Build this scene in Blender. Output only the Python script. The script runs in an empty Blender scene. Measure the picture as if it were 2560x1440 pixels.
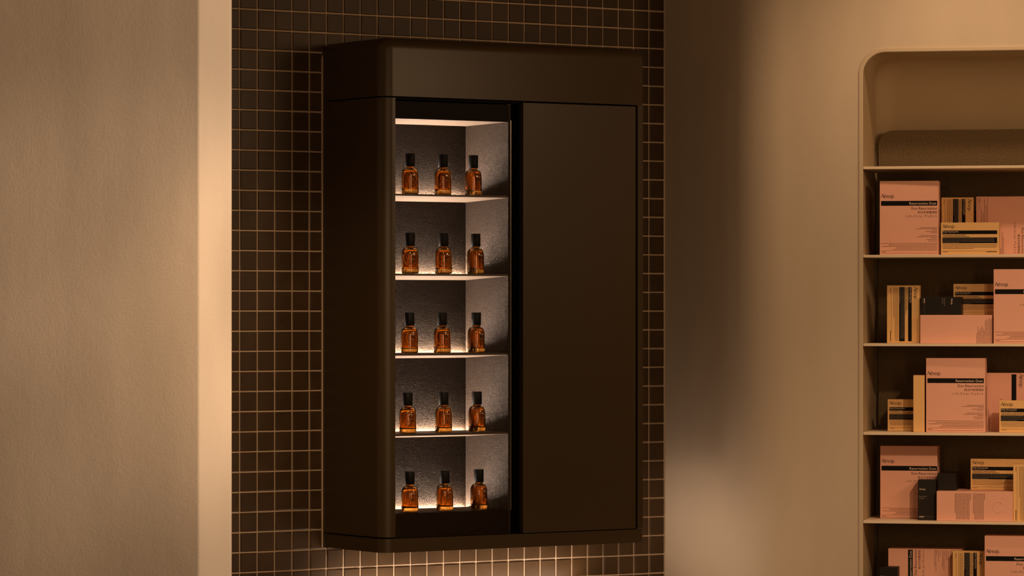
import bpy, bmesh, math, random
from mathutils import Vector, Matrix
random.seed(7)
R = math.radians
C = bpy.context.scene.collection
S = bpy.context.scene

# ------------------------------------------------------------------ camera
FPX, CX, YH, ZC = 9350.0, 1280.0, 777.0, 1.60      # focal length (px), centre column, eye-level row, eye height
cam = bpy.data.cameras.new('camera'); cam.sensor_width = 36.0; cam.lens = 36.0 * FPX / 2560.0
cam.shift_y = (YH - 720.0) / 2560.0; cam.clip_start = 0.1; cam.clip_end = 100
co = bpy.data.objects.new('camera', cam); C.objects.link(co)
co.location = (0, 0, ZC); co.rotation_euler = (R(90), 0, 0); S.camera = co

# ------------------------------------------------------------------ world, exposure, large lights
w = bpy.data.worlds.new('room_ambience'); S.world = w; w.use_nodes = True
bg = w.node_tree.nodes['Background']; bg.inputs[0].default_value = (1.0, 0.52, 0.18, 1); bg.inputs[1].default_value = 0.09
S.view_settings.view_transform = 'Standard'; S.view_settings.look = 'None'
S.view_settings.exposure = 0.0; S.view_settings.gamma = 1.0; S.view_settings.use_curve_mapping = False

def light(name, kind, loc, target, energy, col, size=0.5, size_y=None, spot=60, blend=0.5, radius=0.05):
    l = bpy.data.lights.new(name, kind); l.energy = energy; l.color = col
    if kind == 'AREA':
        l.size = size
        if size_y: l.shape = 'RECTANGLE'; l.size_y = size_y
    else:
        l.shadow_soft_size = radius
    if kind == 'SPOT': l.spot_size = R(spot); l.spot_blend = blend
    o = bpy.data.objects.new(name, l); C.objects.link(o); o.location = loc
    o.rotation_euler = (Vector(target) - Vector(loc)).to_track_quat('-Z', 'Y').to_euler()
    return o
WARM = (1.0, 0.62, 0.33)
light('key_ceiling_lamp', 'AREA', (2.75, 8.0, 2.5), (0.1, 10.0, 1.6), 15.5, WARM, 1.1, 0.45)
light('corner_highlight_softbox', 'AREA', (1.9, 2.0, 1.75), (-0.3, 9.8, 1.6), 34, WARM, 0.30, 1.9)  # added unseen tall softbox, gives the cabinet's rounded corner its highlight
light('corner_highlight_softbox', 'AREA', (-0.75, 2.0, 1.75), (-0.3, 9.8, 1.6), 20, WARM, 0.22, 1.9)  # second added softbox, broadens the same corner highlight
for zl, za, en in ((2.62, 2.12, 470), (2.50, 1.58, 260), (2.38, 1.04, 390)):         # three added unseen spots brightening the pier, one above the other
    light('pier_fill_spot', 'SPOT', (2.2, 7.0, zl), (2.2 - 4.1*math.sin(R(54.2)), 7.0 + 4.1*math.cos(R(54.2)), za), en*1.0, (1.0, 0.73, 0.52), spot=19.5, blend=0.75, radius=0.08)
light('tile_fill_spot', 'SPOT', (-0.2, 7.2, 2.70), (-0.62, 10.1, 1.25), 105, (1.0, 0.64, 0.36), spot=26, blend=1.0, radius=0.06)  # added unseen fill, lifts the tiles left of the cabinet
light('niche_ceiling_spot', 'SPOT', (1.10, 9.60, 2.86), (1.30, 10.25, 1.5), 24, (1.0, 0.64, 0.36), spot=110, blend=1.0, radius=0.04)
light('niche_fill_spot', 'SPOT', (1.75, 7.4, 2.7), (1.42, 10.3, 0.85), 132, (1.0, 0.64, 0.36), spot=34, blend=1.0, radius=0.05)  # added fill out of view, brightens the lower niche and its cartons
light('niche_downlight', 'SPOT', (1.72, 9.95, 2.80), (1.66, 10.22, 1.6), 2.5, (1.0, 0.66, 0.38), spot=95, blend=0.9, radius=0.03)

# ------------------------------------------------------------------ frames: places on the three wall planes
class Frame:
    def __init__(s, ox, oy, deg):
        a = R(deg); s.a = a; s.o = (ox, oy); s.ex = (math.cos(a), math.sin(a)); s.ey = (-math.sin(a), math.cos(a))
    def dist(s, px, y):                      # depth at which the sight line of column px meets the plane at local y
        u = (px - CX) / FPX; oe = s.o[0] * s.ey[0] + s.o[1] * s.ey[1]
        return (y + oe) / (u * s.ey[0] + s.ey[1])
    def x(s, px, y):
        D = s.dist(px, y); u = (px - CX) / FPX
        return D * (u * s.ex[0] + s.ex[1]) - (s.o[0] * s.ex[0] + s.o[1] * s.ex[1])
    def z(s, px, py, y): return ZC - (py - YH) * s.dist(px, y) / FPX
    def w(s, x, y): return (s.o[0] + x * s.ex[0] + y * s.ey[0], s.o[1] + x * s.ex[1] + y * s.ey[1])
    def loc(s, wx, wy):
        dx, dy = wx - s.o[0], wy - s.o[1]
        return (dx * s.ex[0] + dy * s.ex[1], dx * s.ey[0] + dy * s.ey[1])
PITCH = 0.0535; THETA = 33.6
D0 = FPX * PITCH / 50.37
WF = Frame((600.2 - CX) / FPX * D0, D0, THETA)        # tiled wall: x along it, -y out of it
RET = 0.42                                             # recess depth of the tiled bay
tR = WF.x(1664, 0)
tC = tR                                                # the right return leaves the tiles at a right angle
cornx, corny = WF.w(tC, -RET)
NF = Frame(cornx, corny, -11.5)                        # plaster wall with the shelf niche

# ------------------------------------------------------------------ materials
def mat(name, col, rough=0.6, metal=0.0, spec=0.5, bump=None, var=None, trans=0, ior=1.45, emit=None, coat=0):
    m = bpy.data.materials.new(name); m.use_nodes = True; nt = m.node_tree; b = nt.nodes['Principled BSDF']
    b.inputs['Base Color'].default_value = (*col, 1); b.inputs['Roughness'].default_value = rough
    b.inputs['Metallic'].default_value = metal; b.inputs['Specular IOR Level'].default_value = spec
    b.inputs['IOR'].default_value = ior; b.inputs['Transmission Weight'].default_value = trans
    b.inputs['Coat Weight'].default_value = coat
    if emit: b.inputs['Emission Color'].default_value = (*emit[0], 1); b.inputs['Emission Strength'].default_value = emit[1]
    tc = nt.nodes.new('ShaderNodeTexCoord')
    if var:                                            # (scale vec, detail, dark, light)
        mp = nt.nodes.new('ShaderNodeMapping'); mp.inputs['Scale'].default_value = var[0]
        n = nt.nodes.new('ShaderNodeTexNoise'); n.inputs['Scale'].default_value = 1; n.inputs['Detail'].default_value = 5
        r = nt.nodes.new('ShaderNodeMapRange'); r.inputs[1].default_value = 0.3; r.inputs[2].default_value = 0.7
        r.inputs[3].default_value = var[1]; r.inputs[4].default_value = var[2]
        mx = nt.nodes.new('ShaderNodeVectorMath'); mx.operation = 'SCALE'; mx.inputs[0].default_value = col
        nt.links.new(tc.outputs['Object'], mp.inputs[0]); nt.links.new(mp.outputs[0], n.inputs['Vector'])
        nt.links.new(n.outputs['Fac'], r.inputs[0]); nt.links.new(r.outputs[0], mx.inputs['Scale'])
        nt.links.new(mx.outputs[0], b.inputs['Base Color'])
    last = None
    for (scale, dist, strength) in (bump or []):
        n = nt.nodes.new('ShaderNodeTexNoise'); n.inputs['Scale'].default_value = scale; n.inputs['Detail'].default_value = 3
        bp = nt.nodes.new('ShaderNodeBump'); bp.inputs['Distance'].default_value = dist; bp.inputs['Strength'].default_value = strength
        nt.links.new(tc.outputs['Object'], n.inputs['Vector']); nt.links.new(n.outputs['Fac'], bp.inputs['Height'])
        if last: nt.links.new(last.outputs[0], bp.inputs['Normal'])
        last = bp
    if last: nt.links.new(last.outputs[0], b.inputs['Normal'])
    return m
M = {}
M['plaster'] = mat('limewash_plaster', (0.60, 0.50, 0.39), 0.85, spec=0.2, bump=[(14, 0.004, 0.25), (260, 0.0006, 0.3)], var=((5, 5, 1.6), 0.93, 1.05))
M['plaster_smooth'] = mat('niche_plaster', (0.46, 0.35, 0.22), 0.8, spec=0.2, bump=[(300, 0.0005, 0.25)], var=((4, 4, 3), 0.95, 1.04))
M['pier'] = mat('pier_plaster', (0.56, 0.47, 0.37), 0.85, spec=0.2, bump=[(18, 0.004, 0.25), (150, 0.0014, 0.4)], var=((7, 7, 1.2), 0.90, 1.06))
M['trim'] = mat('niche_trim_paint', (0.56, 0.45, 0.32), 0.6, bump=[(60, 0.001, 0.2)])
M['grout'] = mat('grout', (0.46, 0.35, 0.25), 0.9, spec=0.2, bump=[(700, 0.0006, 0.5)])
M['tile'] = mat('brown_mosaic_tile', (0.046, 0.025, 0.009), 0.45, spec=0.35, bump=[(420, 0.0006, 0.35)], var=((13, 13, 13), 0.80, 1.25))
M['floor'] = mat('floor_screed', (0.16, 0.12, 0.08), 0.7, bump=[(40, 0.002, 0.2)])
M['ceiling'] = mat('ceiling_paint', (0.40, 0.32, 0.23), 0.9)
M['steel'] = mat('powder_coated_cabinet', (0.046, 0.028, 0.010), 0.37, spec=0.45, bump=[(900, 0.0002, 0.15)])
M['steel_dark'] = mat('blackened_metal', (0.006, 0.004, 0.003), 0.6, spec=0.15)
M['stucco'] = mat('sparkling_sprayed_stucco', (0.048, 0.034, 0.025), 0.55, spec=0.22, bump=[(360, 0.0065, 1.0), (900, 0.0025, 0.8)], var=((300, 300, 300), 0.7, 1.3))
M['stucco_back'] = mat('shade_toned_stucco', (0.025, 0.016, 0.010), 0.5, spec=0.05, bump=[(360, 0.0050, 0.9), (900, 0.002, 0.8)], var=((420, 420, 420), 0.5, 1.6))  # darker copy of the stucco, back panel shade put into its colour
M['underside'] = mat('led_lit_underside', (0.17, 0.13, 0.10), 0.75, spec=0.2, bump=[(700, 0.0012, 0.6)], var=((500, 500, 500), 0.8, 1.2))  # paler copy of the stucco, LED light put into its colour
M['lip'] = mat('shelf_metal', (0.05, 0.035, 0.025), 0.4, bump=[(900, 0.0004, 0.2)])
M['led'] = mat('led_strip', (0.9, 0.9, 0.9), 0.5, emit=((1.0, 0.75, 0.57), 540.0))
M['chrome'] = mat('polished_edge', (0.55, 0.5, 0.45), 0.2, metal=1.0)
M['rack'] = mat('shelf_paint', (0.80, 0.66, 0.49), 0.5, spec=0.3)
M['rack_back'] = mat('textured_back_board', (0.18, 0.125, 0.065), 0.6, spec=0.35, bump=[(230, 0.007, 1.0), (500, 0.0015, 0.5)])
M['pink'] = mat('pink_carton', (0.83, 0.44, 0.33), 0.55, spec=0.3)
M['yellow'] = mat('mustard_carton', (0.82, 0.50, 0.21), 0.55, spec=0.3)
M['black'] = mat('black_carton', (0.011, 0.007, 0.005), 0.5, spec=0.3)
M['ink'] = mat('black_ink', (0.006, 0.005, 0.005), 0.6, spec=0.15)
M['ink_brown'] = mat('small_print_ink', (0.11, 0.045, 0.03), 0.6, spec=0.2)
M['pale'] = mat('pale_ink', (0.80, 0.62, 0.50), 0.6, spec=0.2)
M['grey'] = mat('grey_ink', (0.26, 0.21, 0.17), 0.6, spec=0.2)
M['cap'] = mat('black_cap', (0.004, 0.004, 0.005), 0.5, spec=0.2, bump=[(300, 0.0002, 0.1)])
M['tube'] = mat('dip_tube', (0.95, 0.85, 0.6), 0.6, spec=0.5, trans=1.0, ior=1.3)
def glassmat(name, col, ior, rough=0.0):
    m = bpy.data.materials.new(name); m.use_nodes = True; nt = m.node_tree
    b = nt.nodes['Principled BSDF']; b.inputs['Base Color'].default_value = (*col, 1); b.inputs['Transmission Weight'].default_value = 1
    b.inputs['Roughness'].default_value = rough; b.inputs['IOR'].default_value = ior
    return m
M['amber'] = glassmat('amber_glass', (0.67, 0.335, 0.062), 1.5)
M['liquid'] = glassmat('perfume_liquid', (0.97, 0.89, 0.66), 1.36)

# ------------------------------------------------------------------ helpers
def tag(o, label=None, cat=None, group=None, kind=None):
    if label: o['label'] = label
    if cat: o['category'] = cat
    if group: o['group'] = group
    if kind: o['kind'] = kind
    return o
def empty(name, loc, rz=0):
    o = bpy.data.objects.new(name, None); o.empty_display_size = 0.05; C.objects.link(o)
    o.location = loc; o.rotation_euler = (0, 0, rz); return o
class MB:
    """collects polygons with material slots, then links them as one mesh object"""
    def __init__(s): s.v = []; s.f = []; s.m = []; s.sm = []
    def add(s, vs, fs, mi=0, smooth=False):
        b = len(s.v); s.v += [tuple(v) for v in vs]
        for f in fs: s.f.append([b + i for i in f]); s.m.append(mi); s.sm.append(smooth)
    def box(s, x0, x1, y0, y1, z0, z1, mi=0, bev=0.0):
        if bev <= 0:
            s.add([(x0,y0,z0),(x1,y0,z0),(x1,y1,z0),(x0,y1,z0),(x0,y0,z1),(x1,y0,z1),(x1,y1,z1),(x0,y1,z1)],
                  [(0,3,2,1),(4,5,6,7),(0,1,5,4),(1,2,6,5),(2,3,7,6),(3,0,4,7)], mi); return
        bm = bmesh.new(); bmesh.ops.create_cube(bm, size=1)
        for v in bm.verts: v.co = Vector(((x0+x1)/2 + v.co.x*(x1-x0), (y0+y1)/2 + v.co.y*(y1-y0), (z0+z1)/2 + v.co.z*(z1-z0)))
        bmesh.ops.bevel(bm, geom=list(bm.edges), offset=bev, segments=2, profile=0.5, affect='EDGES')
        bm.verts.index_update()
        s.add([v.co for v in bm.verts], [[v.index for v in f.verts] for f in bm.faces], mi); bm.free()
    def loft(s, rings, mi=0, closed=True, cap0=True, cap1=True, smooth=False):
        n = len(rings[0]); vs = [p for r in rings for p in r]; fs = []
        for k in range(len(rings) - 1):
            for i in range(n if closed else n - 1):
                j = (i + 1) % n; fs.append((k*n+i, k*n+j, (k+1)*n+j, (k+1)*n+i))
        s.add(vs, fs, mi, smooth)
        if cap0: s.add(rings[0], [list(range(n))[::-1]], mi)
        if cap1: s.add(rings[-1], [list(range(n))], mi)
    def lathe(s, prof, seg=40, mi=0, smooth=True):
        vs = []; fs = []
        for (r, z) in prof:
            for i in range(seg): a = 2*math.pi*i/seg; vs.append((r*math.cos(a), r*math.sin(a), z))
        for k in range(len(prof) - 1):
            for i in range(seg):
                j = (i+1) % seg; fs.append((k*seg+i, k*seg+j, (k+1)*seg+j, (k+1)*seg+i))
        s.add(vs, fs, mi, smooth)
    def build(s, name, mats, parent=None, loc=None, rz=0, recalc=False):
        me = bpy.data.meshes.new(name); me.from_pydata(s.v, [], s.f)
        for m in (mats if isinstance(mats, (list, tuple)) else [mats]): me.materials.append(m)
        me.polygons.foreach_set('material_index', s.m); me.polygons.foreach_set('use_smooth', s.sm)
        if recalc:
            bm = bmesh.new(); bm.from_mesh(me); bmesh.ops.remove_doubles(bm, verts=bm.verts, dist=1e-6)
            bmesh.ops.recalc_face_normals(bm, faces=bm.faces); bm.to_mesh(me); bm.free()
        me.update()
        o = bpy.data.objects.new(name, me); C.objects.link(o)
        if parent: o.parent = parent
        if loc: o.location = loc
        if rz: o.rotation_euler = (0, 0, rz)
        return o
def struct(name, mb, m, **k): return tag(mb.build(name, m, **k), kind='structure')

# ------------------------------------------------------------------ setting: floor, ceiling
ZTOP = 2.90
b = MB(); b.box(-3.2, 3.4, 4.5, 12.0, -0.05, 0.0); struct('floor', b, M['floor'])
b = MB(); b.box(-3.2, 3.4, 4.5, 12.0, ZTOP, ZTOP + 0.05); struct('ceiling', b, M['ceiling'])

# tiled wall: grout bed with every tile a bevelled raised square, one mesh
b = MB(); WFo = (WF.o[0], WF.o[1], 0); rot = WF.a
tL = -3 * PITCH
tL = WF.loc(*(0, 0))[0] and (-6 * PITCH)
b.box(tL, tR, 0.0035, 0.06, 0.0, ZTOP, 0)
g = 0.0046; zline = WF.z(600.2, 21.8, 0)               # height of one horizontal joint
def tile(x0, x1, z0, z1):
    e = 0.0016; j = lambda: random.uniform(-0.0003, 0.0003)
    x0 += j(); x1 += j(); z0 += j(); z1 += j(); d = random.uniform(-0.0003, 0.0002)
    tx = random.uniform(-0.0004, 0.0004); tz = random.uniform(-0.0004, 0.0004)
    o = [(x0,0.004,z0),(x1,0.004,z0),(x1,0.004,z1),(x0,0.004,z1)]
    m_ = [(x0,0.0012,z0),(x1,0.0012,z0),(x1,0.0012,z1),(x0,0.0012,z1)]
    i_ = [(x0+e,d-tx-tz,z0+e),(x1-e,d+tx-tz,z0+e),(x1-e,d+tx+tz,z1-e),(x0+e,d-tx+tz,z1-e)]
    b.add(o + m_ + i_, [(0,1,5,4),(1,2,6,5),(2,3,7,6),(3,0,4,7),(4,5,9,8),(5,6,10,9),(6,7,11,10),(7,4,8,11),(8,9,10,11)], 1)
for r_ in range(-34, 22):
    z0 = zline + r_ * PITCH + g/2; z1 = zline + (r_+1) * PITCH - g/2
    if z0 < 0.002 or z1 > ZTOP: continue
    for c_ in range(-6, 28):
        x0 = c_ * PITCH + g/2; x1 = (c_+1) * PITCH - g/2
        if x1 > tR - 0.003: x1 = tR - 0.003
        if x1 - x0 < 0.006: continue
        tile(x0, x1, z0, z1)
struct('wall_back', b, [M['grout'], M['tile']], loc=WFo, rz=rot)

# plaster wall right of the tiles: return, rounded corner, wall with the shelf niche cut into it
nx = lambda px, y=0.0: NF.x(px, y)
XL_o, XL_i = nx(2147), nx(2157)
XR = XL_i + 1.25
z_to = NF.z(2300, 119.5, 0); z_ti = NF.z(2300, 128.5, 0)
RC = 0.062
ZB = 0.20                                              # sill of the niche, below the picture
ND = 0.36                                              # niche depth
a_ret = NF.loc(*WF.w(tR, 0.06)); rr = 0.20
p0 = Vector(NF.loc(*WF.w(tR, 0.05))); pc = Vector((0, 0)); din = (p0 - pc).normalized(); dout = Vector((1, 0))
ang = math.acos(max(-1, min(1, din.dot(dout)))); tl = rr / math.tan(ang/2)
s0 = pc + din*tl; s1 = pc + dout*tl
bis = (din + dout).normalized(); cen = pc + bis * (rr / math.sin(ang/2))
a0 = math.atan2(s0.y-cen.y, s0.x-cen.x); a1 = math.atan2(s1.y-cen.y, s1.x-cen.x)
if a1 - a0 > math.pi: a1 -= 2*math.pi
if a0 - a1 > math.pi: a1 += 2*math.pi
plan = [p0] + [cen + Vector((math.cos(a0+(a1-a0)*k/20), math.sin(a0+(a1-a0)*k/20)))*rr for k in range(21)] + [Vector((XL_i, 0))]
b = MB()
b.loft([[(p.x, p.y, 0) for p in plan], [(p.x, p.y, ZTOP) for p in plan]], 0, closed=False, cap0=False, cap1=False, smooth=True)
b.add([(XL_i,0,z_ti),(XR,0,z_ti),(XR,0,ZTOP),(XL_i,0,ZTOP)], [(0,1,2,3)])
b.add([(XL_i,0,0),(XR,0,0),(XR,0,ZB),(XL_i,0,ZB)], [(0,1,2,3)])
b.add([(XR,0,0),(XR+0.6,0,0),(XR+0.6,0,ZTOP),(XR,0,ZTOP)], [(0,1,2,3)])
b.add([(XR+0.6,0,0),(XR+0.6,0.6,0),(XR+0.6,0.6,ZTOP),(XR+0.6,0,ZTOP)], [(0,1,2,3)])
def opening(off, rad, n=14):                           # outline: up the left side, over the top, down the right
    x0, x1, zt = XL_i - off, XR + off, z_ti + off; pts = [(x0, ZB)]
    for k in range(n+1): a = math.pi - k/n*math.pi/2; pts.append((x0+rad+rad*math.cos(a), zt-rad+rad*math.sin(a)))
    for k in range(n+1): a = math.pi/2 - k/n*math.pi/2; pts.append((x1-rad+rad*math.cos(a), zt-rad+rad*math.sin(a)))
    pts.append((x1, ZB)); return pts
op = opening(0, RC)
for k in range(1, 15): b.add([(XL_i,0,z_ti),(op[k+1][0],0,op[k+1][1]),(op[k][0],0,op[k][1])], [(0,1,2)])
for k in range(16, 30): b.add([(XR,0,z_ti),(op[k+1][0],0,op[k+1][1]),(op[k][0],0,op[k][1])], [(0,1,2)])
# reveal with a softly rounded back corner, then the back
def shrink(off): return opening(-off, max(RC-off*0.6, 0.02))
RI = 0.055
rings = [(0.0, 0.0)] + [(RI*(1-math.cos(q)), ND-RI+RI*math.sin(q)) for q in [math.pi/2*k/12 for k in range(13)]]
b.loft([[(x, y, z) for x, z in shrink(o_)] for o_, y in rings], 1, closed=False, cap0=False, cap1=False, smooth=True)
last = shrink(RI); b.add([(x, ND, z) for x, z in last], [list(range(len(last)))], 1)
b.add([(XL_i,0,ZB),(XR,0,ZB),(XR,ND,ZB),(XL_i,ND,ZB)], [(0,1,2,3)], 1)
NFo = (NF.o[0], NF.o[1], 0)
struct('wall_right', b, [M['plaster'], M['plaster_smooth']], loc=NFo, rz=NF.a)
# thin raised edge bead round the niche
b = MB(); wd = XL_i - XL_o
prof = [(wd+0.0006, 0.0), (wd, -0.0030), (wd*0.8, -0.0038), (0.0012, -0.0038), (-0.0006, -0.0026), (-0.0006, 0.004)]
b.loft([[(x, y, z) for x, z in opening(o_, RC + o_)] for o_, y in prof], 0, closed=False, cap0=False, cap1=False, smooth=False)
struct('trim_1', b, M['trim'], loc=NFo, rz=NF.a)

# plaster pier on the left: broad face turned away, bright narrow face, then the return to the tiles
t3 = WF.x(584, -RET); P3 = Vector(WF.w(t3, -RET)); P3b = Vector(WF.w(t3, 0.05))
h2 = R(30.0); u2 = (497 - CX) / FPX
# strip runs back from P3 with heading h2 until it meets the sight line of column 497
# P3 - s*(cos,sin) : x = u2*y
s_ = (P3.x - u2*P3.y) / (math.cos(h2) - u2*math.sin(h2)); P2 = P3 - Vector((math.cos(h2), math.sin(h2))) * s_
h1 = R(-16.0); P1 = P2 - Vector((math.cos(h1), math.sin(h1))) * 1.1
def fillet(a, c, d, r, n=8):
    v1 = (a-c).normalized(); v2 = (d-c).normalized(); an = math.acos(v1.dot(v2)); t = r/math.tan(an/2)
    ce = c + (v1+v2).normalized()*(r/math.sin(an/2)); q0 = c+v1*t; q1 = c+v2*t
    b0 = math.atan2(q0.y-ce.y, q0.x-ce.x); b1 = math.atan2(q1.y-ce.y, q1.x-ce.x)
    while b1-b0 > math.pi: b1 -= 2*math.pi
    while b0-b1 > math.pi: b1 += 2*math.pi
    return [ce + Vector((math.cos(b0+(b1-b0)*k/n), math.sin(b0+(b1-b0)*k/n)))*r for k in range(n+1)]
pl = [P1 + Vector((-0.2, 1.6)), P1] + fillet(P1, P2, P3, 0.010) + fillet(P2, P3, P3b, 0.012) + [P3b]
b = MB(); b.loft([[(p.x, p.y, 0) for p in pl], [(p.x, p.y, ZTOP) for p in pl]], 0, closed=True, smooth=False)
for i in range(len(b.sm)): b.sm[i] = False
struct('wall_left', b, M['pier'])

# strip lamp fixed low on the tiles just under the picture, washing up below the cabinet
xa, xb = WF.x(850, -0.05), WF.x(1470, -0.05); zu = WF.z(1150, 1475, -0.05); mid = WF.w((xa+xb)/2, -0.05)
ul = light('splashback_strip_lamp', 'AREA', (mid[0], mid[1], zu), (mid[0], mid[1], zu + 1), 2.3, (1.0, 0.74, 0.56), xb-xa, 0.02)
ul.rotation_euler = Matrix.Rotation(WF.a, 3, 'Z').to_4x4().to_euler(); ul.rotation_euler = (R(180), 0, WF.a)
xm = WF.x(1420, -0.33); mid = WF.w(xm, -0.33)
u3 = light('low_fill_area', 'AREA', (mid[0], mid[1], zu - 0.10), (mid[0], mid[1], zu + 1), 1.0, (1.0, 0.70, 0.48), 0.7, 0.08); u3.rotation_euler = (R(180), 0, WF.a)  # added low fill out of view, lifts the bottom tiles
rt_ = WF.w(tR, -0.20); light('return_fill_spot', 'SPOT', (mid[0], mid[1], zu - 0.08), (rt_[0], rt_[1], WF.z(1664, 1400, 0)), 4.6, (1.0, 0.70, 0.48), spot=75, blend=1.0, radius=0.05)  # added unseen spot, brightens the foot of the right return

# ------------------------------------------------------------------ the display cabinet
P = 0.310
T0 = WF.x(806, 0); T1 = WF.x(1608, -P)
px_c = 985
zHt = WF.z(965, 92, -P); zHb = WF.z(985, 240.0, -P)
zSt = WF.z(975, 243.5, -P); zSb = WF.z(985, 1344.5, -P); zPt = WF.z(985, 1347.5, -P); zPb = WF.z(985, 1382, -P)
org = WF.w(T0, 0); cab = empty('wall_cabinet', (org[0], org[1], zPb), WF.a)
tag(cab, 'tall dark brown metal cabinet with open lit shelves on the mosaic tile wall', 'cabinet')
X = lambda px, y=-P: WF.x(px, y) - T0
Z = lambda px, py, y=-P: WF.z(px, py, y) - zPb
Wd = T1 - T0; RCr = 0.036
def outline(ins=0.0, depth=P, rl=RCr, rr_=0.004, n=14, back=0.0):
    x0, x1, y0 = ins, Wd - ins, -depth + ins
    rl = max(rl-ins, 0.002); rr_ = max(rr_-ins*0.5, 0.002); pts = [(x0, back)]
    for k in range(n+1): a = math.pi + k/n*math.pi/2; pts.append((x0+rl+rl*math.cos(a), y0+rl+rl*math.sin(a)))
    for k in range(5): a = -math.pi/2 + k/4*math.pi/2; pts.append((x1-rr_+rr_*math.cos(a), y0+rr_+rr_*math.sin(a)))
    pts.append((x1, back)); return pts
def prism(pts, z0, z1, mi=0, smooth=False, mb=None):
    mb = mb or MB(); mb.loft([[(x, y, z0) for x, y in pts], [(x, y, z1) for x, y in pts]], mi, smooth=smooth); return mb
def autosmooth(o, deg=40):
    me = o.data
    for p in me.polygons: p.use_smooth = True
    me.set_sharp_from_angle(angle=R(deg)); return o
# header with rounded top edge
rt = 0.030; ringz = [(0, zHb - zPb), (0, zHt - zPb - rt)] + [(rt*(1-math.cos(a)), zHt - zPb - rt + rt*math.sin(a)) for a in [math.pi/2*k/10 for k in range(1, 11)]]
b = MB(); b.loft([[(x, y, z) for x, y in outline(i_)] for i_, z in ringz], 0, smooth=False)
autosmooth(b.build('header', M['steel'], cab, recalc=True), 30)
# base plinth
b = prism(outline(0.0), 0.0, zPt - zPb); autosmooth(b.build('base_plinth', M['steel'], cab, recalc=True))
# curved side panel wrapping the left corner up to the opening
xo = X(988.5); th = 0.014
o_ = [p for p in outline(0.0) if p[0] < min(xo, RCr) - 0.0005] + [(xo, -P + max(0.0, RCr - math.sqrt(max(0, RCr**2 - max(0, RCr - xo)**2))))]
ri_ = RCr - 0.012
i_ = [(0.012, 0.0)] + [q for q in [(RCr + ri_*math.cos(math.pi+k/14*math.pi/2), -P+RCr+ri_*math.sin(math.pi+k/14*math.pi/2)) for k in range(15)] if q[0] < xo - 0.0005] + [(xo, -P+0.0125)]
zs0, zs1 = zSb - zPb + 0.001, zSt - zPb
b = prism(o_ + i_[::-1], zs0, zs1); autosmooth(b.build('side_panel', M['steel'], cab, recalc=True))
# dark carcass filling the shadow gaps
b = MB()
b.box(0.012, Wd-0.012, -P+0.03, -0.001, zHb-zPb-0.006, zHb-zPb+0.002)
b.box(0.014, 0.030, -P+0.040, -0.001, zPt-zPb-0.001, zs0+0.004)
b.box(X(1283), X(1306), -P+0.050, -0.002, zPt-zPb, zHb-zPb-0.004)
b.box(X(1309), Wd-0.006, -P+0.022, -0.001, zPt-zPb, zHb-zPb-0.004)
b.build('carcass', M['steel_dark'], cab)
# door, end strip, slim dark sash beside the opening
zdt = Z(1309, 256.0); zdb = Z(1309, 1332.5)
b = MB(); b.box(X(1308), X(1589.5), -P, -P+0.019, zdb, zdt, bev=0.0012)
door = b.build('door', M['steel'], cab)
b = MB(); b.box(X(1594.5), Wd, -P, -0.001, Z(1600, 1320), Z(1600, 262.5), bev=0.001); b.build('end_panel', M['steel'], cab)
b = MB(); b.box(X(1284), X(1292), -P+0.030, -P+0.048, zPt-zPb+0.004, zHb-zPb-0.008, bev=0.001); b.build('sash_rail', mat('dark_red_lacquer', (0.016, 0.007, 0.005), 0.4), cab)
# interior
xi0 = 0.022; xi1 = X(1275.5); yF = -P + 0.012; yB = -P + 0.220
def fz(py): return Z(988, py)
zIt = Z(990, 296.0, yF)                                # underside of the top panel, front
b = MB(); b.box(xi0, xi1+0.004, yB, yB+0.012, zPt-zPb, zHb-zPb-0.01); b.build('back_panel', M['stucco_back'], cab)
b = MB(); b.box(xi1, xi1+0.006, yF-0.002, yB, zPt-zPb+0.002, zHb-zPb-0.012); b.build('divider_panel', M['stucco'], cab)
b = MB(); b.box(0.0125, 0.0205, -P+0.06, yB, zPt-zPb+0.003, zHb-zPb-0.012); b.build('inner_side_panel', M['stucco'], cab)
b = MB(); b.box(xi1+0.0062, xi1+0.0085, yF-0.004, yF+0.004, Z(1277, 1275), Z(1277, 300)); b.build('edge_strip', M['chrome'], cab)
def wedge(xa, xb, zft, zfb, zbb, y0, y1, slot=0.012):  # thin at the front, deeper at the rear, LED slot in the rear top edge
    m = MB(); pr = [(y0, zfb), (y0, zft), (y1-slot, zft), (y1-slot, zft-0.006), (y1, zft-0.006), (y1, zbb)]
    m.loft([[(xa, y, z) for y, z in pr], [(xb, y, z) for y, z in pr]], 0)
    return m
zbTop = Z(990, 310, yB-0.001)
m = MB(); pr = [(yF, zIt), (yF, zHb-zPb-0.012), (yB, zHb-zPb-0.012), (yB, zbTop)]
m.loft([[(xi0, y, z) for y, z in pr], [(xi1, y, z) for y, z in pr]], 0)
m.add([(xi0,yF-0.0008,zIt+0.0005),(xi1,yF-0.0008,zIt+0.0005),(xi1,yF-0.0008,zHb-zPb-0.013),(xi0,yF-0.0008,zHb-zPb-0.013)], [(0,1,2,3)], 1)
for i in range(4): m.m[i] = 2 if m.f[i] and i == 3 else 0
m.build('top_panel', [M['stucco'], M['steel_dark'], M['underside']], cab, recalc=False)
def led(parent, zt):
    m = MB(); y1 = yB - 0.0005; y0 = yB - 0.0060
    m.box(xi0+0.02, xi1-0.006, y0, y1, zt-0.0058, zt-0.0022)
    return m.build('light_strip', M['led'], parent)
shelf_z = []
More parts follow.
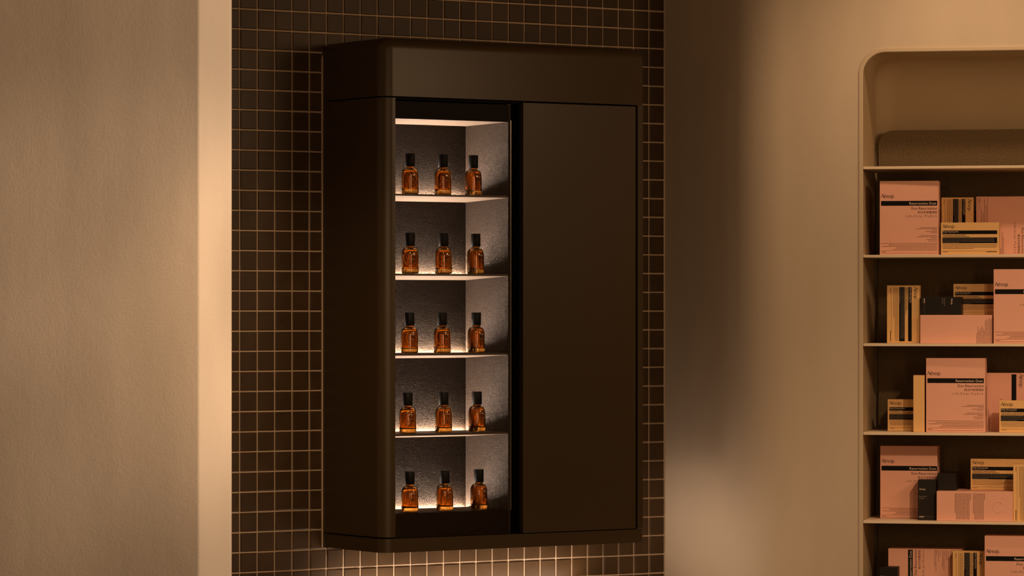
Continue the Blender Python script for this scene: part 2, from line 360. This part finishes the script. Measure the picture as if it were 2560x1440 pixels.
for i, (pf, pb) in enumerate(((489.0, 503.0), (688.8, 699.5), (889.3, 895.6), (1090.8, 1094.0))):
    zfb = Z(990, pf, yF); zft = zfb + 0.0052; zbb = Z(990, pb, yB)
    s = wedge(xi0, xi1, zft, zfb, min(zbb, zft-0.012), yF, yB).build('shelf', M['stucco'], cab, recalc=True)
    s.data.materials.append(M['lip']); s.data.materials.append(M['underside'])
    for p in s.data.polygons:
        if p.normal.y < -0.9 and p.center.y < yF + 0.001 or p.normal.z > 0.9: p.material_index = 1
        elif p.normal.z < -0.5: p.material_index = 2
    led(s, zft); shelf_z.append(zft)
zb = Z(990, 1284.4, yF)
m = wedge(xi0, xi1, zb, zPt-zPb+0.001, zPt-zPb+0.001, yF, yB)
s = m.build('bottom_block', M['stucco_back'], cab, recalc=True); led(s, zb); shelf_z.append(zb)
# sealant bead round the cabinet's left edge on the tiles
m = MB(); pth = [(-0.003, -0.002)] ; zz = zHt - zPb
outer = [(-0.0035, 0.0), (-0.0035, zz-0.045)]
for k in range(9): a = math.pi - k/8*math.pi/2; outer.append((-0.0035+0.034+0.034*math.cos(a), zz-0.045+0.034*math.sin(a)+0.0))
outer.append((0.085, zz-0.011))
inner = [(x+0.0042 if i < 3 else x+0.003, z if i < 3 else z-0.0042) for i, (x, z) in enumerate(outer)]
n_ = len(outer); vs = [(x, -0.0032, z) for x, z in outer] + [(x, -0.0032, z) for x, z in inner] + [(x, 0.003, z) for x, z in outer]
m.add(vs, [(i, i+1, n_+i+1, n_+i) for i in range(n_-1)] + [(i+1, i, 2*n_+i, 2*n_+i+1) for i in range(n_-1)], 0)
m.build('sealant_bead', M['grout'], cab)

# ------------------------------------------------------------------ lettering
_tc = {}
def glyphs(body):
    if body in _tc: return _tc[body]
    c = bpy.data.curves.new('lettering', 'FONT'); c.body = body; c.resolution_u = 3
    o = bpy.data.objects.new('lettering', c); C.objects.link(o)
    dg = bpy.context.evaluated_depsgraph_get(); me = bpy.data.meshes.new_from_object(o.evaluated_get(dg))
    v = [(p.co.x, p.co.y) for p in me.vertices]; f = [list(p.vertices) for p in me.polygons]
    bpy.data.objects.remove(o); bpy.data.meshes.remove(me); bpy.data.curves.remove(c)
    x0 = min(p[0] for p in v); x1 = max(p[0] for p in v); v = [((x-x0), y) for x, y in v]
    _tc[body] = (v, f, x1-x0); return _tc[body]
def logo():                                            # the word mark: flared humanist capitals, thick and thin strokes
    if 'LOGO' in _tc: return _tc['LOGO']
    V = []; F = []
    def strip(pts, ws):
        base = len(V)
        for i, (x, y) in enumerate(pts):
            q0 = pts[max(i-1, 0)]; q1 = pts[min(i+1, len(pts)-1)]; dx, dy = q1[0]-q0[0], q1[1]-q0[1]; l = math.hypot(dx, dy) or 1
            w_ = ws[i] if isinstance(ws, list) else ws
            V.append((x - dy/l*w_/2, y + dx/l*w_/2)); V.append((x + dy/l*w_/2, y - dx/l*w_/2))
        for i in range(len(pts)-1): F.append([base+2*i, base+2*i+1, base+2*i+3, base+2*i+2])
    def arc(cx, cy, rx, ry, a0, a1, n=22, thin=0.05, thick=0.095, ph=0.0):
        ps = []; ws = []
        for k in range(n+1):
            a = R(a0 + (a1-a0)*k/n); ps.append((cx+rx*math.cos(a), cy+ry*math.sin(a))); ws.append(thin + (thick-thin)*abs(math.cos(a-ph))**1.5)
        strip(ps, ws)
    strip([(0.02, 0), (0.15, 0.33), (0.30, 0.72)], [0.075, 0.05, 0.06]); strip([(0.28, 0.72), (0.44, 0.34), (0.59, 0)], [0.09, 0.095, 0.12]); strip([(0.13, 0.26), (0.47, 0.26)], 0.05)
    x = 0.83; arc(x, 0.235, 0.175, 0.235, 20, 330); strip([(x-0.17, 0.26), (x+0.18, 0.26)], 0.045); strip([(x+0.18, 0.26), (x+0.165, 0.33)], 0.085)
    strip([(x-0.12, 0.60), (x+0.12, 0.60)], 0.055)
    sp = [(1.34, 0.42), (1.26, 0.47), (1.17, 0.44), (1.145, 0.36), (1.20, 0.28), (1.29, 0.21), (1.345, 0.13), (1.31, 0.03), (1.21, 0.0), (1.12, 0.05)]
    strip(sp, [0.05, 0.05, 0.06, 0.08, 0.095, 0.095, 0.08, 0.06, 0.05, 0.05])
    arc(1.66, 0.235, 0.185, 0.235, 0, 360, n=30)
    strip([(2.02, 0.47), (2.03, 0.2), (2.02, -0.22)], [0.095, 0.085, 0.10]); arc(2.19, 0.235, 0.175, 0.235, -150, 150)
    strip([(2.50, 0.0), (2.50, 0.09)], 0.09)
    _tc['LOGO'] = (V, F, 2.55); return _tc['LOGO']

# ------------------------------------------------------------------ amber bottles
def bottle_parts():
    root = empty('perfume_bottle', (0, 0, 0))
    r, h = 0.0229, 0.0755
    out = [(0.0, 0.0006), (r*0.80, 0.0004), (r*0.93, 0.0008), (r*0.99, 0.003), (r, 0.006), (r, 0.0495)]
    for k in range(1, 11):
        a = k/10*math.pi/2; out.append((0.0118 + (r-0.0118)*math.cos(a)**0.85, 0.0495 + 0.0195*math.sin(a)))
    out += [(0.0108, 0.0695), (0.0108, h)]
    ri = r - 0.0021
    inn = [(0.0, 0.0128), (ri*0.7, 0.0122), (ri*0.9, 0.0126), (ri*0.985, 0.0145), (ri, 0.018), (ri, 0.0490)]
    for k in range(1, 11):
        a = k/10*math.pi/2; inn.append((0.0096 + (ri-0.0096)*math.cos(a)**0.85, 0.0490 + 0.0178*math.sin(a)))
    inn += [(0.0085, 0.0685), (0.0085, h)]
    m = MB(); m.lathe(out, 48); m.lathe(inn[::-1], 48); m.lathe([(0.0108, h), (0.0085, h)], 48)
    body = m.build('glass_body', M['amber'], root)
    liq = [(0.0, 0.01285)] + [(max(x*0.995, 0), z+0.00005) for x, z in inn[1:11]] + [(0.0, inn[10][1]+0.0001)]
    m = MB(); m.lathe(liq, 40); m.build('perfume', M['liquid'], body)
    cr, c0, c1 = 0.0132, 0.0740, 0.1085
    m = MB(); m.lathe([(0.0, c0), (cr*0.97, c0), (cr, c0+0.0008), (cr, c1-0.001), (cr*0.96, c1), (0.0, c1)], 40); cap = m.build('cap', M['cap'], root)
    autosmooth(cap, 35)
    # print, wrapped on the glass, turned to the right of the front
    m = MB()
    def wrap(gl, width, x_off, z_off, mi=0, sq=1.0):
        v, f, wd_ = gl; k = width/wd_; vs = []
        for x, y in v:
            a = (x_off + x*k)/r - math.pi/2; vs.append(((r+0.00025)*math.cos(a), (r+0.00025)*math.sin(a), z_off + y*k*sq))
        m.add(vs, f, mi)
    wrap(logo(), 0.0115, 0.0050, 0.0490, 0, 1.15)
    for x_, w_ in ((0.0, 0.30), (0.36, 0.22), (0.64, 0.36)):
        wrap(([(0, 0), (w_, 0), (w_, 0.16), (0, 0.16)], [(0, 1, 2, 3)], w_), 0.0085*w_, 0.0055 + 0.0085*x_, 0.0370, 1)
    m.build('printed_name', [mat('faded_pale_print', (0.62, 0.54, 0.46), 0.6), M['grey']], root)
    return root
def tube_mesh(bend, side):
    pts = []; n = 16
    for k in range(n+1):
        t = k/n; z = 0.0700 - t*0.0560
        x = side*(0.0125*math.sin(math.pi*t**1.15)*bend) - side*0.006*t*t*bend + side*0.002*t
        pts.append(Vector((x, 0.001 + 0.003*math.sin(3*t), z)))
    m = MB(); rg = []
    for i, p in enumerate(pts):
        d = (pts[min(i+1, n)] - pts[max(i-1, 0)]).normalized(); u = d.cross(Vector((0, 1, 0))).normalized(); v = d.cross(u)
        rg.append([tuple(p + (u*math.cos(a) + v*math.sin(a))*0.00085) for a in [2*math.pi*k/8 for k in range(8)]])
    m.loft(rg, 0, smooth=True); return m
proto = bottle_parts()
rows = [[(1025.5, 482), (1107.3, 483), (1183, 484)], [(1025.5, 682.2), (1108.8, 682.5), (1188.8, 682)], [(1024, 881), (1105.5, 880), (1190.5, 879.5)],
        [(1019.5, 1081.5), (1109, 1079), (1192.3, 1077)], [(1024.7, 1283), (1111.8, 1279.5), (1197, 1276.5)]]
# distance of each bottle behind the cabinet's front face
back = [[0.055, 0.055, 0.060], [0.055, 0.055, 0.055], [0.055, 0.058, 0.060], [0.050, 0.055, 0.058], [0.046, 0.055, 0.062]]
bend = [[(1.0, 1), (1.0, -1), (0.25, 1)], [(1.0, -1), (1.0, -1), (0.2, 1)], [(0.45, -1), (1.0, -1), (0.3, 1)], [(0.45, 1), (0.4, 1), (0.5, 1)], [(0.7, 1), (0.6, 1), (0.2, 1)]]
rown = ['top shelf', 'second shelf from the top', 'middle shelf', 'fourth shelf from the top', 'bottom ledge']
coln = [('leftmost', 0), ('middle one', 0), ('rightmost', 0)]
for i in range(5):
    for j in range(3):
        px, py = rows[i][j]; yl = -P + back[i][j]
        t = WF.x(px, yl); wx, wy = WF.w(t, yl)
        if i == 0 and j == 0: o = proto
        else:
            o = proto.copy(); C.objects.link(o)
            for ch in proto.children:
                if ch.name.startswith('dip_tube'): continue
                c2 = ch.copy(); C.objects.link(c2); c2.parent = o
                for g2 in ch.children: d2 = g2.copy(); C.objects.link(d2); d2.parent = c2
        o.location = (wx, wy, zPb + shelf_z[i] + 0.0002)
        o.rotation_euler = (0, 0, R(-4 + 9*j + random.uniform(-3, 3)))
        tag(o, 'amber perfume bottle, %s on the %s of the lit cabinet' % (coln[j][0], rown[i]), 'bottle', 'amber perfume bottles in the wall cabinet')
        bd, sd = bend[i][j]
        tb = tube_mesh(bd, sd).build('dip_tube', M['tube'], o)

# ------------------------------------------------------------------ shelving in the niche
K = 1.0 / (FPX / NF.dist(2300, 0.03))                  # metres per photo pixel near the boxes
xs0, xs1 = XL_i + 0.0015, XR - 0.0015
zsh = [NF.z(2180, py, 0.004) for py in (416.2, 637.2, 858.7, 1080.6, 1301.5)]; dz = (zsh[0]-zsh[4])/4
zsh += [zsh[4] - dz]
unit = empty('wall_shelving', (*NF.w(XL_i, 0.0), ZB), NF.a)
tag(unit, 'thin cream shelves on a dark rough board inside the rounded plaster niche', 'shelving')
SD = 0.30
for z in zsh:
    m = MB(); m.box(0.0012, XR-XL_i-0.0012, 0.002, SD-0.004, z-0.0075-ZB, z-ZB, bev=0.001); m.build('shelf', M['rack'], unit)
bx0 = NF.x(2196.5, SD) - XL_i; zbt = NF.z(2300, 325.5, SD) - ZB; rb = 0.042; bx1 = XR - XL_i - bx0
pts = [(bx0, 0.004)] + [(bx0+rb+rb*math.cos(math.pi-k/10*math.pi/2), zbt-rb+rb*math.sin(math.pi-k/10*math.pi/2)) for k in range(11)] + \
      [(bx1-rb+rb*math.cos(math.pi/2-k/10*math.pi/2), zbt-rb+rb*math.sin(math.pi/2-k/10*math.pi/2)) for k in range(11)] + [(bx1, 0.004)]
m = MB(); m.loft([[(x, SD, z) for x, z in pts], [(x, SD+0.018, z) for x, z in pts]], 0); m.build('back_board', M['rack_back'], unit, recalc=True)

# ------------------------------------------------------------------ cartons
# each face is drawn in photo pixels: u to the right, v down, from its upper left corner
class Face:
    def __init__(s, mb, w_, h_, rotn=0):
        s.mb, s.w, s.h, s.r = mb, w_, h_, rotn          # rotn: 0 upright, 1 turned clockwise, -1 counterclockwise
        s.W, s.H = (w_, h_) if rotn == 0 else (h_, w_)  # size as standing, in px
    def p(s, u, v, e):
        if s.r == 1: u, v = s.h - v, u
        elif s.r == -1: u, v = v, s.w - u
        return ((u - s.W/2)*K, -e, (s.H - v)*K)
    def rect(s, u0, v0, u1, v1, mi, e=0.00022):
        s.mb.add([s.p(u0, v1, e), s.p(u1, v1, e), s.p(u1, v0, e), s.p(u0, v0, e)], [(0, 1, 2, 3)], mi)
    def text(s, gl, width, u, v, mi, right=False, e=0.0003, sq=1.0):
        vv, f, wd_ = gl; k = width/wd_; u0 = u - width if right else u
        s.mb.add([s.p(u0 + x*k, v - y*k*sq, e) for x, y in vv], f, mi)
    def lines(s, rows_, mi, u0=None, u1=None, hh=0.9, seed=1):   # illegible small print: broken hairlines as wide as the words
        rn = random.Random(seed)
        for (v, wd_) in rows_:
            a, b_ = (u0, u0+wd_) if u0 is not None else (u1-wd_, u1)
            x = a
            while x < b_ - 0.5:
                l = min(rn.uniform(1.5, 7.5), b_-x); s.rect(x, v-hh, x+l, v, mi); x += l + 0.6
INK, BRN, PAL, GRY = 1, 2, 3, 4
def pink_front(f):
    f.text(logo(), 34, 3, 42, INK); f.rect(3.3, 50, 143.5, 62, INK)
    f.text(glyphs('Resurrection Duet'), 67, 141, 59.3, PAL, True, 0.0004); f.text(glyphs('Duo Résurrection'), 64, 143, 71.8, INK, True)
    f.text(glyphs('賦活手部護理組'), 48, 143, 81.2, BRN, True); f.text(glyphs('レスレクション デュエット'), 77, 143, 90.7, INK, True)
    f.lines([(117.6, 42), (120.6, 54), (123.7, 14), (127.2, 28), (131, 17), (137, 42), (140.3, 50), (143.7, 15), (147.2, 26), (151, 22)], BRN, u1=143, hh=0.9)
    f.rect(3.3, 156.2, 143.5, 156.9, BRN); f.rect(3.3, 174.3, 143.5, 174.9, BRN); f.rect(3.3, 180.2, 143.5, 180.8, BRN)
    f.lines([(160.6, 120), (164.4, 137), (168, 102), (171.6, 110)], BRN, u1=143, hh=1.0, seed=2); f.lines([(178, 12)], BRN, u0=4, hh=1)
def pink_edge(f):                                      # right-hand narrow side: short ticks of text seen edge on
    for k in range(26): f.rect(1, 62+k*3.0, 5+(k*37 % 4), 63+k*3.0, BRN)
def yellow_front(f):
    f.text(logo(), 31, 4, 13.2, INK); f.rect(4, 19.8, 140, 28.9, INK); f.text(glyphs('Body Cleansing Slab'), 38, 5.5, 24.3, PAL, False, 0.0004)
    f.lines([(27.6, 34)], GRY, u0=5.5, hh=0.9); f.mb and None
    f.lines([(32.2, 58), (35.6, 67)], INK, u0=5, hh=1.3, seed=3); f.rect(4, 37.2, 140, 51.4, INK)
    for v, wd_ in ((40.2, 133), (43.6, 133), (47, 134), (50.3, 45)):
        rn = random.Random(int(v)); x = 5.5
        while x < wd_: l = rn.uniform(2, 7); f.rect(x, v-0.9, min(x+l, wd_), v, GRY, 0.0004); x += l+1
    f.lines([(55, 135), (58.4, 135), (61.6, 134), (65, 76)], BRN, u0=5, hh=1.0, seed=4); f.rect(4, 70.6, 140, 71.1, BRN)
    f.lines([(73.6, 13)], BRN, u0=5, hh=1); f.lines([(74, 27)], INK, u1=140, hh=1.6)
def black_front(f):
    f.text(logo(), 16, 3.2, 25.5, PAL); f.text(glyphs('Marrakech'), 19, 3.4, 43.2, GRY); f.text(glyphs('Intense'), 13, 3.4, 47.8, GRY)
    f.rect(3.4, 91.2, 15.5, 92.5, PAL); f.lines([(95.4, 12)], GRY, u0=3.4, hh=0.9); f.rect(17, 92.2, 40, 92.5, GRY)
def pink_side(f):                                      # long narrow side with turned text columns and a debossed ring
    def cols(u0, n, v0, v1, step=3.45, seed=5):
        rn = random.Random(seed)
        for k in range(n):
            u = u0 + k*step; v = v0; e_ = v1 if k not in (0, n-1) else v0 + (v1-v0)*(0.75 if k == 0 else 0.25)
            while v < e_: l = rn.uniform(2, 6); f.rect(u, v, u+1.25, min(v+l, e_), BRN); v += l+0.9
    cols(45.5, 12, 5, 70); cols(91, 9, 5, 70, seed=6)
    n = 40; c = (152.5, 38.0); vs = []
    for k in range(n+1):
        a = R(40 + 290*k/n)
        for rr2, e in ((13.9, 0.0002), (13.2, 0.0011), (12.4, 0.0011), (11.8, 0.0002)):
            vs.append(f.p(c[0]+rr2*math.cos(a), c[1]+rr2*math.sin(a)*1.08, e))
    f.mb.add(vs, [(4*k+q, 4*k+q+1, 4*k+q+5, 4*k+q+4) for k in range(n) for q in range(3)], 0, True)
def pink_side_plain(f):                                # the same side turned round: blank with text columns at the far end
    rn = random.Random(9)
    for k, hgt in enumerate((27, 44, 33, 39, 46, 40, 34, 58, 62, 60, 66, 61, 63, 57)):
        u = 140 + k*3.1; v = 72
        while v > 72-hgt: l = rn.uniform(2, 6); f.rect(u, max(v-l, 72-hgt), u+1.1, v, BRN); v -= l+0.9
def blank(f): pass
def carton(name, kind, face, px, py0, wpx, hpx, rotn, depth_at, thick, rz, label, group, z_bot, side=None):
    """px: left edge column of the standing front face; depth_at: metres behind the wall face; thick: metres"""
    m = MB(); f = Face(m, wpx, hpx, rotn); Wm, Hm = f.W*K, f.H*K
    m.box(-Wm/2, Wm/2, 0, thick, 0.0, Hm, 0, bev=0.0007)
    # closed flap seam of the carton on the right side
    m.add([(Wm/2+0.0002, 0.002, 0.004), (Wm/2+0.0002, 0.0026, 0.004), (Wm/2+0.0002, 0.0026, Hm-0.004), (Wm/2+0.0002, 0.002, Hm-0.004)], [(0, 1, 2, 3)], BRN)
    face(f)
    if side:
        for k in range(30): v = 0.045 + k*0.0027; m.add([(Wm/2+0.0002, 0.012, v), (Wm/2+0.0002, 0.05+0.018*((k*7) % 3), v), (Wm/2+0.0002, 0.05+0.018*((k*7) % 3), v+0.0012), (Wm/2+0.0002, 0.012, v+0.0012)], [(0, 1, 2, 3)], BRN)
    o = m.build(name, [M[kind], M['ink'], M['ink_brown'], M['pale'], M['grey']])
    xl = NF.x(px, depth_at); wx, wy = NF.w(xl + Wm/2, depth_at)
    o.location = (wx, wy, z_bot + 0.0003); o.rotation_euler = (0, 0, NF.a + R(rz))
    tag(o, label, 'box', group); return o, Hm
PW, PH, PT = 147, 185, 0.078; YW, YH2, YT = 145, 80, 0.0305
GP, GY, GB = 'pink gift boxes on the niche shelves', 'mustard soap boxes on the niche shelves', 'small black perfume boxes on the niche shelves'
z1, z2, z3, z4, z5 = zsh[1:6]
# top row
carton('gift_box', 'pink', pink_front, 2199.5, 0, PW, PH, 0, 0.035, PT, 2.0, 'fully visible pink box upright at the left of the highest filled shelf', GP, z1, True)
carton('soap_box', 'yellow', yellow_front, 2353.5, 0, YW, YH2, 1, 0.115, YT, 0, 'mustard box on end behind another mustard box on the highest filled shelf', GY, z1)
carton('gift_box', 'pink', pink_front, 2440.5, 0, PW, PH, 1, 0.120, PT, 0, 'pink box with sideways print, right end of the highest filled shelf', GP, z1)
carton('soap_box', 'yellow', yellow_front, 2352.0, 0, YW, YH2, 0, 0.030, YT, -1, 'mustard box lengthwise in front, beside the pink box on the highest filled shelf', GY, z1)
# second row
carton('soap_box', 'yellow', yellow_front, 2217.3, 0, YW, YH2+2, 1, 0.060, YT, -1.5, 'mustard box on end at the left end of the second filled shelf', GY, z2)
o, hF = carton('gift_box', 'pink', pink_side_plain, 2300.5, 0, 179, 71, 0, 0.030, 0.163, 1.0, 'pink box lying flat under a black box on the second filled shelf', GP, z2)
carton('perfume_box', 'black', black_front, 2302, 0, 45, 101, 1, 0.036, 0.050, -1.0, 'black box with sideways print lying on the flat pink box, second filled shelf', GB, z2+hF)
carton('soap_box', 'yellow', yellow_front, 2383.5, 0, YW, YH2-2, 0, 0.110, YT, 0, 'shaded mustard box behind the black box on the second filled shelf', GY, z2+hF)
carton('gift_box', 'pink', pink_front, 2484, 0, PW, PH, 0, 0.022, PT, 0, 'upright pink box cut by the picture edge on the second filled shelf', GP, z2, True)
# third row
carton('soap_box', 'yellow', yellow_front, 2219.2, 0, YW, YH2, 0, 0.110, YT, 0, 'shaded mustard box lengthwise at the left end of the third filled shelf', GY, z3)
carton('soap_box', 'yellow', blank, 2283.3, 0, 28, 142, 0, 0.030, 0.088, 1.5, 'narrow mustard box, plain edge forward, left of an upright pink box', GY, z3)
carton('gift_box', 'pink', pink_front, 2315.3, 0, PW, PH, 0, 0.030, PT, 1.0, 'upright pink box between mustard boxes on the third filled shelf', GP, z3, True)
carton('gift_box', 'pink', pink_front, 2408, 0, PW, PH-2, 1, 0.135, PT, 0, 'shaded pink box with sideways print, at the back of the third filled shelf', GP, z3)
carton('soap_box', 'yellow', yellow_front, 2498, 0, YW, YH2, 0, 0.030, YT, 0, 'front mustard box cut by the picture edge on the third filled shelf', GY, z3)
# fourth row
carton('gift_box', 'pink', pink_front, 2200.5, 0, PW-3, PH-2, 0, 0.115, PT, 0, 'shaded upright pink box behind the standing black box, fourth filled shelf', GP, z4)
carton('perfume_box', 'black', black_front, 2294.7, 0, 45, 101, 0, 0.050, 0.050, 2.0, 'black box standing upright before the shaded pink box, fourth filled shelf', GB, z4)
o, hR = carton('gift_box', 'pink', pink_side, 2341.5, 0, 189, 74, 0, 0.022, 0.163, -0.5, 'flat pink box with sideways text and a debossed ring, fourth filled shelf', GP, z4)
carton('perfume_box', 'black', blank, 2344.5, 0, 44.5, 43.5, 0, 0.062, 0.112, 0, 'black box lying end-on upon the flat pink box with the ring', GB, z4+hR)
carton('soap_box', 'yellow', yellow_front, 2426.5, 0, YW, YH2-2, 0, 0.125, YT, 0, 'shaded mustard box lengthwise upon the flat pink box with the ring', GY, z4+hR)
carton('soap_box', 'yellow', yellow_front, 2533, 0, YW-3, YH2, 1, 0.030, YT, 0, 'mustard box on end at the picture edge of the fourth filled shelf', GY, z4)
# fifth row
carton('gift_box', 'pink', pink_front, 2220.5, 0, PW-1, PH, -1, 0.110, PT, 0, 'shaded pink box with print reading upward, at the foot of the picture', GP, z5)
carton('perfume_box', 'black', black_front, 2198.5, 0, 46, 103, 0, 0.040, 0.050, 0, 'black box at the bottom left of the niche, only its top in view', GB, z5)
carton('soap_box', 'yellow', yellow_front, 2381.7, 0, YW-1, YH2, 1, 0.070, YT, 0, 'mustard box on end between two pink boxes at the foot of the picture', GY, z5)
carton('gift_box', 'pink', pink_front, 2461.5, 0, PW, PH, 0, 0.025, PT, 0.5, 'upright pink box at the bottom right corner of the picture', GP, z5, True)
